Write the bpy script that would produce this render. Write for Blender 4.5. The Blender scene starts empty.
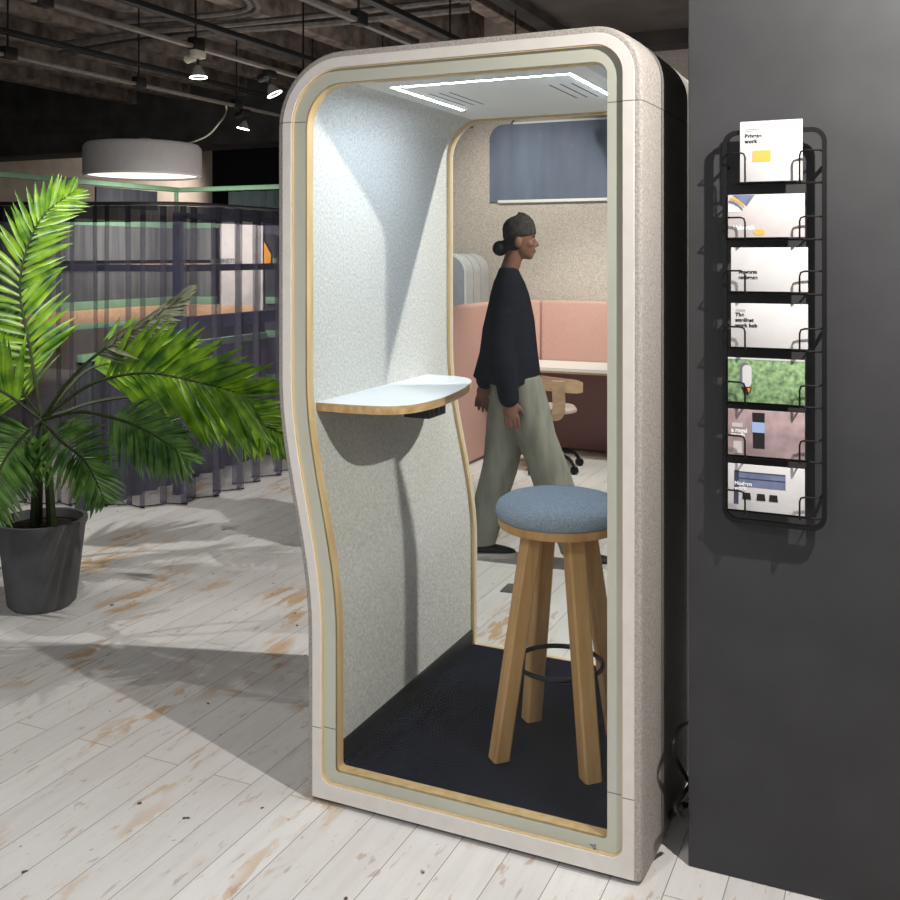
import bpy, bmesh, math, random
from mathutils import Vector, Matrix
random.seed(7)
SC = bpy.context.scene
COL = SC.collection
SC.unit_settings.scale_length = 0.957
V = Vector
PI = math.pi

# ------------------------------------------------------------------ camera numbers
F_PX, CAMH, HOR = 1000.0, 1.62, 254.0
SN, CS = 0.4164, 0.9092
AX, RT = V((-SN, CS, 0)), V((CS, SN, 0))
CAM = V((0.637, -2.523, CAMH))
def ray(px, py): return AX + RT * ((px - 450) / F_PX) + V((0, 0, (HOR - py) / F_PX))
def at_d(px, py, d): return CAM + ray(px, py) * d
def at_y(px, py, y): r = ray(px, py); return CAM + r * ((y - CAM.y) / r.y)
def at_x(px, py, x): r = ray(px, py); return CAM + r * ((x - CAM.x) / r.x)
def at_z(px, py, z): r = ray(px, py); return CAM + r * ((z - CAM.z) / r.z)

# ------------------------------------------------------------------ materials
def new_mat(name):
    m = bpy.data.materials.new(name); m.use_nodes = True
    nt = m.node_tree; nt.nodes.clear()
    out = nt.nodes.new('ShaderNodeOutputMaterial')
    return m, nt, out
def N(nt, t, **kw):
    n = nt.nodes.new(t)
    for k, v in kw.items(): setattr(n, k, v)
    return n
def srgb(r, g, b):
    f = lambda c: (c / 255 / 12.92) if c / 255 <= .04045 else ((c / 255 + .055) / 1.055) ** 2.4
    return (f(r), f(g), f(b), 1)
def mat(name, rgb, rough=.6, metal=0, noise=.0, scale=20., stretch=(1, 1, 1), bump=0, spec=.3, seams=(), emit=None, estr=0, rgb2=None, detail=6):
    m, nt, out = new_mat(name)
    b = N(nt, 'ShaderNodeBsdfPrincipled')
    nt.links.new(b.outputs[0], out.inputs[0])
    b.inputs['Roughness'].default_value = rough
    b.inputs['Metallic'].default_value = metal
    b.inputs['Specular IOR Level'].default_value = spec
    c = srgb(*rgb)
    tc = N(nt, 'ShaderNodeTexCoord')
    mp = N(nt, 'ShaderNodeMapping'); mp.inputs['Scale'].default_value = stretch
    nt.links.new(tc.outputs['Object'], mp.inputs[0])
    no = N(nt, 'ShaderNodeTexNoise'); no.inputs['Scale'].default_value = scale; no.inputs['Detail'].default_value = detail
    nt.links.new(mp.outputs[0], no.inputs['Vector'])
    cr = N(nt, 'ShaderNodeValToRGB')
    lo = srgb(*(rgb2 if rgb2 else tuple(max(0, v * (1 - noise)) for v in rgb)))
    hi = srgb(*(rgb if rgb2 else tuple(min(255, v * (1 + noise * .6)) for v in rgb)))
    cr.color_ramp.elements[0].position = .32; cr.color_ramp.elements[0].color = lo
    cr.color_ramp.elements[1].position = .68; cr.color_ramp.elements[1].color = hi
    nt.links.new(no.outputs['Fac'], cr.inputs[0])
    col = cr.outputs[0]
    if seams:
        sx = N(nt, 'ShaderNodeSeparateXYZ'); nt.links.new(tc.outputs['Object'], sx.inputs[0])
        for z in seams:
            cmpn = N(nt, 'ShaderNodeMath', operation='COMPARE'); cmpn.inputs[1].default_value = z; cmpn.inputs[2].default_value = .0014
            nt.links.new(sx.outputs['Z'], cmpn.inputs[0])
            mx = N(nt, 'ShaderNodeMix', data_type='RGBA'); mx.inputs[7].default_value = tuple(v * .3 for v in c[:3]) + (1,)
            nt.links.new(cmpn.outputs[0], mx.inputs[0]); nt.links.new(col, mx.inputs[6]); col = mx.outputs[2]
    nt.links.new(col, b.inputs['Base Color'])
    if bump:
        bp = N(nt, 'ShaderNodeBump'); bp.inputs['Strength'].default_value = bump; bp.inputs['Distance'].default_value = .004
        nt.links.new(no.outputs['Fac'], bp.inputs['Height']); nt.links.new(bp.outputs[0], b.inputs['Normal'])
    if emit:
        b.inputs['Emission Color'].default_value = srgb(*emit); b.inputs['Emission Strength'].default_value = estr
    return m
def thin_glass(name, tint=(1, 1, 1), refl=.06):
    m, nt, out = new_mat(name)
    t = N(nt, 'ShaderNodeBsdfTransparent'); t.inputs[0].default_value = (*tint, 1)
    g = N(nt, 'ShaderNodeBsdfGlossy'); g.inputs['Roughness'].default_value = .02
    fr = N(nt, 'ShaderNodeFresnel'); fr.inputs[0].default_value = 1.45
    ml = N(nt, 'ShaderNodeMath', operation='MULTIPLY'); ml.inputs[1].default_value = refl / .04 * .6
    ge = N(nt, 'ShaderNodeNewGeometry'); iv = N(nt, 'ShaderNodeMath', operation='SUBTRACT'); iv.inputs[0].default_value = 1
    nt.links.new(ge.outputs['Backfacing'], iv.inputs[1])
    m2 = N(nt, 'ShaderNodeMath', operation='MULTIPLY'); nt.links.new(fr.outputs[0], m2.inputs[0]); nt.links.new(iv.outputs[0], m2.inputs[1])
    nt.links.new(m2.outputs[0], ml.inputs[0])
    mx = N(nt, 'ShaderNodeMixShader')
    nt.links.new(ml.outputs[0], mx.inputs[0]); nt.links.new(t.outputs[0], mx.inputs[1]); nt.links.new(g.outputs[0], mx.inputs[2])
    nt.links.new(mx.outputs[0], out.inputs[0])
    return m
def sheer(name, rgb, alpha):
    m, nt, out = new_mat(name)
    t = N(nt, 'ShaderNodeBsdfTransparent')
    d = N(nt, 'ShaderNodeBsdfDiffuse'); d.inputs[0].default_value = srgb(*rgb)
    tc = N(nt, 'ShaderNodeTexCoord'); mp = N(nt, 'ShaderNodeMapping'); mp.inputs['Scale'].default_value = (60, 60, 4)
    no = N(nt, 'ShaderNodeTexNoise'); no.inputs['Scale'].default_value = 1
    nt.links.new(tc.outputs['Object'], mp.inputs[0]); nt.links.new(mp.outputs[0], no.inputs['Vector'])
    mr = N(nt, 'ShaderNodeMapRange'); mr.inputs[3].default_value = alpha - .06; mr.inputs[4].default_value = alpha + .06
    nt.links.new(no.outputs['Fac'], mr.inputs[0])
    mx = N(nt, 'ShaderNodeMixShader'); nt.links.new(mr.outputs[0], mx.inputs[0])
    nt.links.new(t.outputs[0], mx.inputs[1]); nt.links.new(d.outputs[0], mx.inputs[2]); nt.links.new(mx.outputs[0], out.inputs[0])
    return m
def leaf_mat(name, lo, hi, trans=.35):
    m, nt, out = new_mat(name)
    tc = N(nt, 'ShaderNodeTexCoord'); no = N(nt, 'ShaderNodeTexNoise'); no.inputs['Scale'].default_value = 12
    nt.links.new(tc.outputs['Object'], no.inputs['Vector'])
    cr = N(nt, 'ShaderNodeValToRGB'); cr.color_ramp.elements[0].position = .35; cr.color_ramp.elements[1].position = .65
    cr.color_ramp.elements[0].color = srgb(*lo); cr.color_ramp.elements[1].color = srgb(*hi)
    nt.links.new(no.outputs['Fac'], cr.inputs[0])
    b = N(nt, 'ShaderNodeBsdfPrincipled'); b.inputs['Roughness'].default_value = .38; b.inputs['Specular IOR Level'].default_value = .5
    tr = N(nt, 'ShaderNodeBsdfTranslucent')
    nt.links.new(cr.outputs[0], b.inputs['Base Color']); nt.links.new(cr.outputs[0], tr.inputs[0])
    mx = N(nt, 'ShaderNodeMixShader'); mx.inputs[0].default_value = trans
    nt.links.new(b.outputs[0], mx.inputs[1]); nt.links.new(tr.outputs[0], mx.inputs[2]); nt.links.new(mx.outputs[0], out.inputs[0])
    return m
def emission(name, rgb, s):
    m, nt, out = new_mat(name)
    e = N(nt, 'ShaderNodeEmission'); e.inputs[0].default_value = srgb(*rgb); e.inputs[1].default_value = s
    nt.links.new(e.outputs[0], out.inputs[0]); return m
def wood(name, rgb, rgb2, axis='Z', scale=9):
    st = {'X': (.12, 1, 1), 'Y': (1, .12, 1), 'Z': (1, 1, .08)}[axis]
    return mat(name, rgb, .45, noise=.2, scale=scale * 4, stretch=st, rgb2=rgb2, spec=.35, detail=8)

def floor_mat():
    m, nt, out = new_mat('whitewashed_boards')
    L = nt.links.new
    b = N(nt, 'ShaderNodeBsdfPrincipled'); L(b.outputs[0], out.inputs[0])
    tc = N(nt, 'ShaderNodeTexCoord')
    mp = N(nt, 'ShaderNodeMapping'); mp.inputs['Rotation'].default_value = (0, 0, PI / 2); mp.inputs['Location'].default_value = (0, .066, 0)
    L(tc.outputs['Object'], mp.inputs[0])
    br = N(nt, 'ShaderNodeTexBrick'); br.offset = .37
    for k, v in (('Scale', 1), ('Mortar Size', .0013), ('Mortar Smooth', .1), ('Bias', 0), ('Brick Width', 2.3), ('Row Height', .14)): br.inputs[k].default_value = v
    br.inputs['Color1'].default_value = srgb(226, 224, 222); br.inputs['Color2'].default_value = srgb(216, 213, 211); br.inputs['Mortar'].default_value = srgb(138, 132, 127)
    L(mp.outputs[0], br.inputs['Vector'])
    def noise(sc, detail=6, rough=.6, dist=0):
        mm = N(nt, 'ShaderNodeMapping'); mm.inputs['Scale'].default_value = sc; L(tc.outputs['Object'], mm.inputs[0])
        n = N(nt, 'ShaderNodeTexNoise'); n.inputs['Scale'].default_value = 1; n.inputs['Detail'].default_value = detail
        n.inputs['Roughness'].default_value = rough; n.inputs['Distortion'].default_value = dist
        L(mm.outputs[0], n.inputs['Vector']); return n
    def ramp(n, a, bb):
        r = N(nt, 'ShaderNodeMapRange'); r.inputs[1].default_value = a; r.inputs[2].default_value = bb; L(n.outputs['Fac'], r.inputs[0]); return r
    def mixc(fac, c1, rgb, blend='MIX'):
        x = N(nt, 'ShaderNodeMix', data_type='RGBA', blend_type=blend); L(fac, x.inputs[0]); L(c1, x.inputs[6]); x.inputs[7].default_value = srgb(*rgb); return x.outputs[2]
    c = br.outputs['Color']
    g = ramp(noise((26, 2.2, 1), 8, .7), .46, .74); gm = N(nt, 'ShaderNodeMath', operation='MULTIPLY'); gm.inputs[1].default_value = .22; L(g.outputs[0], gm.inputs[0])
    c = mixc(gm.outputs[0], c, (150, 143, 138))
    # worn patches: broad mask x streaky mask, per board
    big = ramp(noise((2.6, 1.2, 1), 3, .5), .53, .62)
    stre = ramp(noise((15, 4.4, 1), 7, .62, .6), .50, .55)
    w = N(nt, 'ShaderNodeMath', operation='MULTIPLY'); L(big.outputs[0], w.inputs[0]); L(stre.outputs[0], w.inputs[1])
    w2 = N(nt, 'ShaderNodeMath', operation='MULTIPLY'); w2.inputs[1].default_value = .8; L(w.outputs[0], w2.inputs[0])
    c = mixc(w2.outputs[0], c, (198, 160, 114))
    stre2 = ramp(noise((34, 8, 1), 8, .65, .4), .60, .65)
    w3 = N(nt, 'ShaderNodeMath', operation='MULTIPLY'); L(stre2.outputs[0], w3.inputs[0]); w3.inputs[1].default_value = .5
    c = mixc(w3.outputs[0], c, (168, 132, 106))
    kn = ramp(noise((22, 16, 1), 2, .4), .745, .77)
    c = mixc(kn.outputs[0], c, (70, 58, 48))
    L(c, b.inputs['Base Color'])
    b.inputs['Roughness'].default_value = .5; b.inputs['Specular IOR Level'].default_value = .3
    bp = N(nt, 'ShaderNodeBump'); bp.inputs['Strength'].default_value = .25; bp.inputs['Distance'].default_value = .002
    L(br.outputs['Fac'], bp.inputs['Height']); bp.invert = True; L(bp.outputs[0], b.inputs['Normal'])
    return m

SEAM = (2.014, .2215)
M = {}
M['floor'] = floor_mat()
M['white'] = mat('white_lacquer', (212, 208, 203), .4, noise=.02, seams=SEAM)
M['frit'] = mat('pale_green_glass_border', (180, 181, 168), .18, noise=.03, scale=3, spec=.6, seams=SEAM)
M['felt'] = mat('grey_felt', (164, 158, 153), .95, noise=.12, scale=150, bump=.5, spec=.05, seams=SEAM[:1])
M['felt_in'] = mat('light_grey_felt', (200, 199, 196), .95, noise=.09, scale=110, bump=.4, spec=.05)
M['panel_dark'] = mat('charcoal_panel', (124, 120, 116), .7, noise=.06, scale=60, seams=SEAM[:1], spec=.2)
M['oak'] = wood('oak', (214, 186, 140), (192, 158, 110))
M['oak_edge'] = wood('oak_edge', (212, 186, 144), (200, 172, 128), scale=14)
M['oak_leg'] = wood('oak_leg', (200, 158, 106), (174, 132, 82), scale=8)
M['ply'] = wood('ply_edge', (206, 172, 126), (170, 132, 88), axis='Y', scale=12)
M['carpet'] = mat('navy_carpet', (17, 21, 34), 1, noise=.3, scale=60, spec=.02)
M['skirt'] = mat('black_skirting', (24, 26, 30), .5, noise=.05)
M['plinth'] = mat('plinth', (70, 60, 52), .8, noise=.2)
M['glass'] = thin_glass('clear_glass', (.97, .985, .975), .05)
M['glass_back'] = thin_glass('clear_back_glass', (.985, .99, .985), .004)
M['ceil_panel'] = mat('white_ceiling_panel', (222, 222, 220), .6, noise=.01)
M['led'] = emission('led_strip', (224, 238, 255), 185)
M['slit'] = mat('vent_slit', (90, 92, 92), .8)
M['desk_top'] = mat('white_laminate', (226, 230, 234), .35, noise=.01, spec=.4)
M['socket'] = mat('black_plastic', (34, 34, 40), .5, noise=.05)
M['socket_hole'] = mat('socket_hole', (10, 10, 12), .6)
M['fabric_blue'] = mat('blue_grey_weave', (142, 153, 166), .9, noise=.16, scale=240, bump=.5, spec=.08)
M['ring'] = mat('black_steel', (26, 27, 29), .35, metal=.6)
M['pillar'] = mat('dark_grey_paint', (68, 68, 70), .75, noise=.05, scale=7, spec=.2)
M['wire'] = mat('black_wire', (14, 14, 15), .5, spec=.3)
M['wall_beige'] = mat('beige_wall', (190, 176, 160), .9, noise=.06, scale=5)
M['wall_felt'] = mat('beige_felt_wall', (188, 179, 170), .95, noise=.13, scale=110, bump=.25, spec=.05, detail=9)
M['wall_dark'] = mat('black_wall', (22, 22, 25), .8, noise=.05)
M['wall_grey'] = mat('grey_wall', (120, 116, 112), .9, noise=.06, scale=3)
M['ceiling'] = mat('dark_ceiling', (40, 37, 36), .95, noise=.3, scale=3)  # dark brown-black base colour with random mottling
M['joist'] = mat('concrete_joist', (120, 108, 100), .95, noise=.32, scale=9)
M['beam'] = mat('dark_concrete', (64, 61, 59), .95, noise=.2, scale=4)
M['soffit'] = mat('grey_soffit', (92, 88, 84), .95, noise=.12, scale=3)
M['pipe'] = mat('grey_conduit', (98, 92, 88), .6, noise=.2, scale=20)
M['track'] = mat('track_metal', (120, 112, 106), .45, metal=.4, noise=.1)
M['track_dark'] = mat('track_black', (20, 20, 21), .5)
M['lamp_white'] = mat('lamp_ivory', (170, 164, 150), .5)
M['lamp_glass'] = mat('lamp_reflector', (120, 120, 116), .25, spec=.8)
M['bulb'] = emission('lamp_bulb_and_rim', (255, 250, 238), 9)
M['shade'] = mat('white_shade', (160, 156, 156), .8, noise=.02)
M['shade_glow'] = emission('shade_diffuser', (255, 244, 232), 1.6)
M['mint'] = mat('mint_green_metal', (122, 158, 130), .5, noise=.04)
M['navy'] = mat('navy_metal', (44, 52, 82), .5, noise=.08)
M['sheer'] = sheer('sheer_grey_voile', (88, 86, 100), .36)
M['sheer_hem'] = sheer('voile_hem', (30, 30, 36), .85)
M['header'] = sheer('voile_header', (30, 30, 35), .93)
M['drape'] = mat('dark_drape', (56, 58, 64), .9, noise=.2, scale=6, stretch=(6, 6, .3))
M['drape_teal'] = mat('teal_pleat', (44, 54, 56), .9, noise=.1)
M['blind'] = mat('grey_blind', (96, 98, 98), .8, noise=.25, scale=7, stretch=(3, 3, .15))
M['board'] = mat('white_board', (206, 200, 200), .6, noise=.03)
M['ledge'] = wood('pale_wood_ledge', (216, 178, 142), (196, 154, 118), axis='X')
M['orange'] = mat('orange', (222, 148, 44), .6, noise=.05)
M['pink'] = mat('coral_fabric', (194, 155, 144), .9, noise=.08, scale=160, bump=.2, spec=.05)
M['pink_shaded'] = mat('coral_fabric_shaded', (148, 112, 110), .9, noise=.08, scale=160, spec=.05)  # same coral fabric, darkened in colour for the shade below the table
M['table'] = mat('table_white', (234, 230, 226), .4)
M['chair_wood'] = wood('birch_ply', (208, 178, 144), (190, 158, 122), axis='X')
M['seat_pale'] = mat('pale_seat', (206, 190, 180), .6, noise=.04)
M['hood_white'] = mat('white_felt_hood', (206, 208, 210), .85, noise=.03)
M['hood_grey'] = mat('grey_felt_hood', (150, 154, 162), .85, noise=.04)
M['blue_glass'] = mat('blue_grey_glazing', (104, 113, 131), .7, noise=.08, scale=3, stretch=(2, 1, .4), spec=.1)
M['alu'] = mat('white_trim', (228, 228, 226), .4)
M['skin'] = mat('skin', (128, 90, 74), .55, noise=.05, scale=15)
M['jacket'] = mat('black_knit', (30, 32, 40), .95, noise=.3, scale=40, stretch=(.3, .3, 3), bump=.5, spec=.05)
M['trouser'] = mat('sage_cotton', (140, 140, 129), .9, noise=.12, scale=9, stretch=(2, 2, .6), bump=.3, spec=.05)
M['hat'] = mat('charcoal_knit', (66, 62, 62), .95, noise=.25, scale=60, bump=.5, spec=.03)
M['hair'] = mat('black_hair', (22, 19, 19), .6, noise=.3, scale=70)
M['shoe'] = mat('black_shoe', (24, 24, 26), .6, noise=.1)
M['sole'] = mat('white_sole', (206, 200, 192), .6)
M['eye'] = mat('eye_white', (150, 140, 132), .3)
M['lip'] = mat('lip', (118, 66, 62), .5)
M['pot'] = mat('pot_grey', (86, 86, 88), .7, noise=.1, scale=8)
M['soil'] = mat('soil', (46, 36, 28), 1, noise=.4, scale=60, bump=.8)
M['stem'] = mat('palm_stem', (44, 54, 26), .6, noise=.2)
M['leaf'] = leaf_mat('palm_leaf', (58, 104, 14), (128, 168, 34))
M['leaf_dark'] = leaf_mat('palm_leaf_dark', (44, 78, 34), (92, 130, 56), .2)
M['leaf_backlit'] = leaf_mat('palm_leaf_backlit', (74, 80, 60), (140, 142, 118), .15)  # grey-silver of the backlit leaflets is put into the leaf colour
M['paper'] = mat('paper', (214, 212, 213), .7, noise=.02)
M['ink'] = mat('ink', (18, 18, 20), .8)
M['ink_soft'] = mat('ink_soft', (170, 170, 174), .8)
M['grass_print'] = mat('grass_print', (134, 164, 118), .7, noise=.3, scale=90)
M['mauve_print'] = mat('mauve_print', (170, 148, 150), .7, noise=.12, scale=30)
M['pale_print'] = mat('pale_print', (208, 200, 200), .7, noise=.05, scale=10)
M['blue_print'] = mat('blue_print', (112, 122, 152), .7, noise=.15, scale=30)
M['navy_print'] = mat('navy_print', (66, 68, 92), .7, noise=.1)
M['yellow_print'] = mat('yellow_print', (216, 172, 84), .7)
M['black_print'] = mat('black_print', (34, 33, 33), .7)
M['white_print'] = mat('white_print', (246, 246, 246), .7)
M['grey_print'] = mat('grey_print', (112, 116, 124), .7)
M['sky_print'] = mat('sky_print', (160, 182, 224), .7)
M['metal_plate'] = mat('floor_plate_metal', (110, 110, 112), .5, metal=.3, noise=.1)

# ------------------------------------------------------------------ object helpers
def tag(o, label=None, cat=None, group=None, kind=None):
    if label: o['label'] = label
    if cat: o['category'] = cat
    if group: o['group'] = group
    if kind: o['kind'] = kind
    return o
def empty(name, loc, label=None, cat=None, group=None):
    o = bpy.data.objects.new(name, None); COL.objects.link(o); o.location = loc; o.empty_display_size = .1
    return tag(o, label, cat, group)
def world_loc(o):
    p = V((0, 0, 0))
    while o is not None: p = p + o.location; o = o.parent
    return p
def link_mesh(name, me, m, parent=None, angle=40, origin=None):
    """mesh coordinates are in the room's frame; they are moved into the parent's frame here"""
    off = world_loc(parent) if parent else V((0, 0, 0))
    o = bpy.data.objects.new(name, me)
    if parent is None:
        if origin is None:
            xs = [v.co for v in me.vertices]
            mn = V([min(c[i] for c in xs) for i in range(3)]); mxx = V([max(c[i] for c in xs) for i in range(3)])
            origin = V(((mn.x + mxx.x) / 2, (mn.y + mxx.y) / 2, mn.z))
        o.location = origin; off = V(origin)
    me.transform(Matrix.Translation(-off))
    for p in me.polygons: p.use_smooth = True
    me.set_sharp_from_angle(angle=math.radians(angle))
    if m is not None and len(me.materials) == 0: me.materials.append(m)
    COL.objects.link(o)
    if parent is not None: o.parent = parent
    return o

class MB:
    def __init__(s): s.bm = bmesh.new()
    def box(s, lo, hi, bev=0, seg=2, rot=None):
        lo, hi = V(lo), V(hi); c = (lo + hi) / 2; d = hi - lo
        r = bmesh.ops.create_cube(s.bm, size=1)
        vs = r['verts']
        bmesh.ops.scale(s.bm, vec=d, verts=vs)
        if bev:
            es = list({e for v in vs for e in v.link_edges})
            rr = bmesh.ops.bevel(s.bm, geom=es, offset=bev, segments=seg, affect='EDGES', profile=.5)
            vs = list({v for f in rr['faces'] for v in f.verts} | {v for v in vs if v.is_valid})
        if rot is not None: bmesh.ops.transform(s.bm, matrix=rot.to_4x4(), verts=vs)
        bmesh.ops.translate(s.bm, vec=c, verts=vs); return s
    def rings(s, loops, cap=True, closed=True, flip=False):
        rows = [[s.bm.verts.new(p) for p in lp] for lp in loops]
        n = len(rows[0])
        for a, b in zip(rows, rows[1:]):
            for i in range(n if closed else n - 1):
                j = (i + 1) % n
                try: s.bm.faces.new((a[i], a[j], b[j], b[i]))
                except ValueError: pass
        if cap and closed:
            try: s.bm.faces.new(rows[0][::-1]); s.bm.faces.new(rows[-1])
            except ValueError: pass
        return s
    def tube(s, pts, r, seg=8, cap=True, closed=False):
        pts = [V(p) for p in pts]; n = len(pts)
        rad = r if isinstance(r, (list, tuple)) else [r] * n
        loops = []; prev = None
        for i, p in enumerate(pts):
            if closed: t = pts[(i + 1) % n] - pts[i - 1]
            else: t = pts[min(i + 1, n - 1)] - pts[max(i - 1, 0)]
            t.normalize()
            if prev is None:
                a = V((0, 0, 1)) if abs(t.z) < .9 else V((1, 0, 0))
                u = t.cross(a).normalized()
            else:
                u = (prev - t * prev.dot(t)).normalized()
            prev = u; w = t.cross(u)
            loops.append([p + (u * math.cos(2 * PI * k / seg) + w * math.sin(2 * PI * k / seg)) * rad[i] for k in range(seg)])
        if closed: loops.append(loops[0]); cap = False
        return s.rings(loops, cap)
    def lathe(s, prof, c, seg=40, cap=True):
        c = V(c)
        return s.rings([[c + V((r * math.cos(2 * PI * k / seg), r * math.sin(2 * PI * k / seg), z)) for k in range(seg)] for r, z in prof], cap)
    def ball(s, c, rad, rot=None, seg=20):
        r = bmesh.ops.create_uvsphere(s.bm, u_segments=seg, v_segments=seg // 2, radius=1)
        vs = r['verts']; rad = rad if isinstance(rad, (list, tuple)) else (rad,) * 3
        bmesh.ops.scale(s.bm, vec=V(rad), verts=vs)
        if rot is not None: bmesh.ops.transform(s.bm, matrix=rot.to_4x4(), verts=vs)
        bmesh.ops.translate(s.bm, vec=V(c), verts=vs); return s
    def capsule(s, a, b, ra, rb, seg=14):
        a, b = V(a), V(b); n = 4
        s.ball(a, ra, seg=seg); s.ball(b, rb, seg=seg)
        return s.tube([a.lerp(b, i / n) for i in range(n + 1)], [ra + (rb - ra) * i / n for i in range(n + 1)], seg)
    def prism(s, poly, lo, hi, axis='z'):
        f = {'z': lambda p, h: V((p[0], p[1], h)), 'y': lambda p, h: V((p[0], h, p[1])), 'x': lambda p, h: V((h, p[0], p[1]))}[axis]
        return s.rings([[f(p, lo) for p in poly], [f(p, hi) for p in poly]], True)
    def strip(s, rows):
        return s.rings(rows, cap=False, closed=False)
    def mesh(s, name, fix=True):
        if fix: bmesh.ops.recalc_face_normals(s.bm, faces=s.bm.faces[:])
        me = bpy.data.meshes.new(name); s.bm.to_mesh(me); s.bm.free(); return me
    def build(s, name, m, parent=None, angle=40, fix=True, origin=None):
        return link_mesh(name, s.mesh(name, fix), m, parent, angle, origin)
    def remesh(s, name, m, parent, voxel, smooth=6, fac=.5, origin=None):
        me = s.mesh(name + '_raw'); t = bpy.data.objects.new(name + '_raw', me); COL.objects.link(t)
        r = t.modifiers.new('r', 'REMESH'); r.mode = 'VOXEL'; r.voxel_size = voxel; r.use_smooth_shade = True
        k = t.modifiers.new('s', 'SMOOTH'); k.factor = fac; k.iterations = smooth
        dg = bpy.context.evaluated_depsgraph_get(); dg.update()
        me2 = bpy.data.meshes.new_from_object(t.evaluated_get(dg)); me2.name = name
        bpy.data.objects.remove(t); bpy.data.meshes.remove(me)
        me2.materials.clear()
        return link_mesh(name, me2, m, parent, 180, origin)

def copy_tree(o, parent=None):
    c = o.copy(); COL.objects.link(c)
    if parent is not None: c.parent = parent
    for ch in list(o.children): copy_tree(ch, c)
    return c
def rrect(x0, x1, z0, z1, r, seg=8):
    out = []
    for cx, cz, a0 in ((x1 - r, z1 - r, 0), (x0 + r, z1 - r, PI / 2), (x0 + r, z0 + r, PI), (x1 - r, z0 + r, 1.5 * PI)):
        for k in range(seg + 1):
            a = a0 + PI / 2 * k / seg; out.append((cx + r * math.cos(a), cz + r * math.sin(a)))
    return out
def bez(pts, n):
    """Catmull-Rom through pts"""
    P = [V(p) for p in pts]; P = [P[0] * 2 - P[1]] + P + [P[-1] * 2 - P[-2]]
    out = []; k = len(P) - 3
    for i in range(n + 1):
        t = i / n * k; j = min(int(t), k - 1); u = t - j
        a, b, c, d = P[j:j + 4]
        out.append(.5 * ((2 * b) + (c - a) * u + (2 * a - 5 * b + 4 * c - d) * u * u + (3 * b - a - 3 * c + d) * u ** 3))
    return out
def text_mesh(name, body, size, loc, m, parent, spacing=1.0, bold=.0):
    """lettering facing -y, its lower left at loc"""
    cu = bpy.data.curves.new(name, 'FONT'); cu.body = body; cu.size = size; cu.extrude = .0003; cu.offset = bold; cu.space_character = spacing
    t = bpy.data.objects.new(name + '_raw', cu); COL.objects.link(t)
    dg = bpy.context.evaluated_depsgraph_get(); dg.update()
    me = bpy.data.meshes.new_from_object(t.evaluated_get(dg)); bpy.data.objects.remove(t)
    me.transform(Matrix.Translation(V(loc)) @ Matrix.Rotation(PI / 2, 4, 'X'))
    return link_mesh(name, me, m, parent)

# ------------------------------------------------------------------ camera
cd = bpy.data.cameras.new('camera'); cam = bpy.data.objects.new('camera', cd); COL.objects.link(cam)
cam.location = CAM; cd.sensor_width = 36; cd.lens = 36 * F_PX / 900; cd.shift_y = (HOR - 450) / 900
cam.rotation_euler = (PI / 2, 0, math.atan2(SN, CS)); cd.clip_start = .05; cd.clip_end = 60
SC.camera = cam

# ------------------------------------------------------------------ room
def structure(name, mb, m, **kw): return tag(mb.build(name, m, **kw), kind='structure')
structure('floor', MB().box((-11.6, -6, -.1), (5, 9, 0)), M['floor'], origin=(0, 0, 0))
structure('ceiling', MB().box((-11.6, -6, 3.95), (5, 9, 4.1)), M['ceiling'])
structure('wall_left', MB().box((-11.6, -6, 0), (-11.45, 9, 3.98)), M['wall_grey'])
structure('wall_right', MB().box((5, -6, 0), (5.15, 9, 3.98)), M['wall_grey'])
structure('wall_far', MB().box((-11.45, 8, 0), (-7.5, 8.15, 3.98)), M['wall_beige'])
structure('wall_far_dark', MB().box((-7.5, 7.9, 0), (-3.0, 8.05, 3.98)), M['wall_dark'])
structure('wall_back', MB().box((-3.35, 5.52, 0), (5, 5.64, 3.96)), M['wall_felt'])
structure('pillar_front', MB().box((.108, .145, 0), (1.5, .62, 3.96), .004), M['pillar'])
k = 0
for x in (-7.35, -6.6, -5.85, -5.1, -4.35, -3.6, -2.85, -2.1):
    structure('ceiling_joist', MB().box((x, -5, 3.3), (x + .13, 7.9, 3.96), .01), M['joist'])
structure('ceiling_beam', MB().box((-11.4, 6.2, 2.80), (-3.35, 6.75, 3.96), .01), M['beam'])
structure('ceiling_soffit', MB().box((-1.7, -5, 3.32), (.7, 5.5, 3.5), .01), M['soffit'])
structure('ceiling_beam_cross', MB().box((-1.7, 5.05, 3.2), (.7, 5.25, 3.4), .01), M['beam'])
structure('ceiling_beam_side', MB().box((-1.82, -5, 3.25), (-1.69, 5.5, 3.96), .01), M['beam'])

# conduits under the ceiling
def pipe(pts, r, label, n=40):
    o = MB().tube(bez(pts, n), r, 8).build('ceiling_pipe', M['pipe']); tag(o, label, 'pipe', 'conduits under the dark ceiling')
z = 3.2
pipe([at_z(60, 44, z), at_z(143, 32, z), at_z(215, 26, z), at_z(330, 14, z), at_z(470, -2, z)], .022, 'upper thin grey conduit running across under the dark ceiling')
pipe([at_z(60, 54, z), at_z(143, 41, z), at_z(230, 30, z), at_z(330, 22, z), at_z(470, 8, z)], .03, 'lower thicker grey conduit running across under the dark ceiling')
pipe([at_z(120, 22, 3.25), at_z(200, 16, 3.25), at_z(240, 11, 3.25), at_z(250, 4, 3.25), at_z(238, -6, 3.25), at_z(200, -14, 3.25)], .02, 'inner curved grey conduit bending back under the ceiling at top left')
pipe([at_z(120, 27, 3.25), at_z(205, 20, 3.25), at_z(250, 13, 3.25), at_z(258, 4, 3.25), at_z(244, -8, 3.25), at_z(200, -20, 3.25)], .02, 'outer curved grey conduit bending back under the ceiling at top left')

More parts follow.
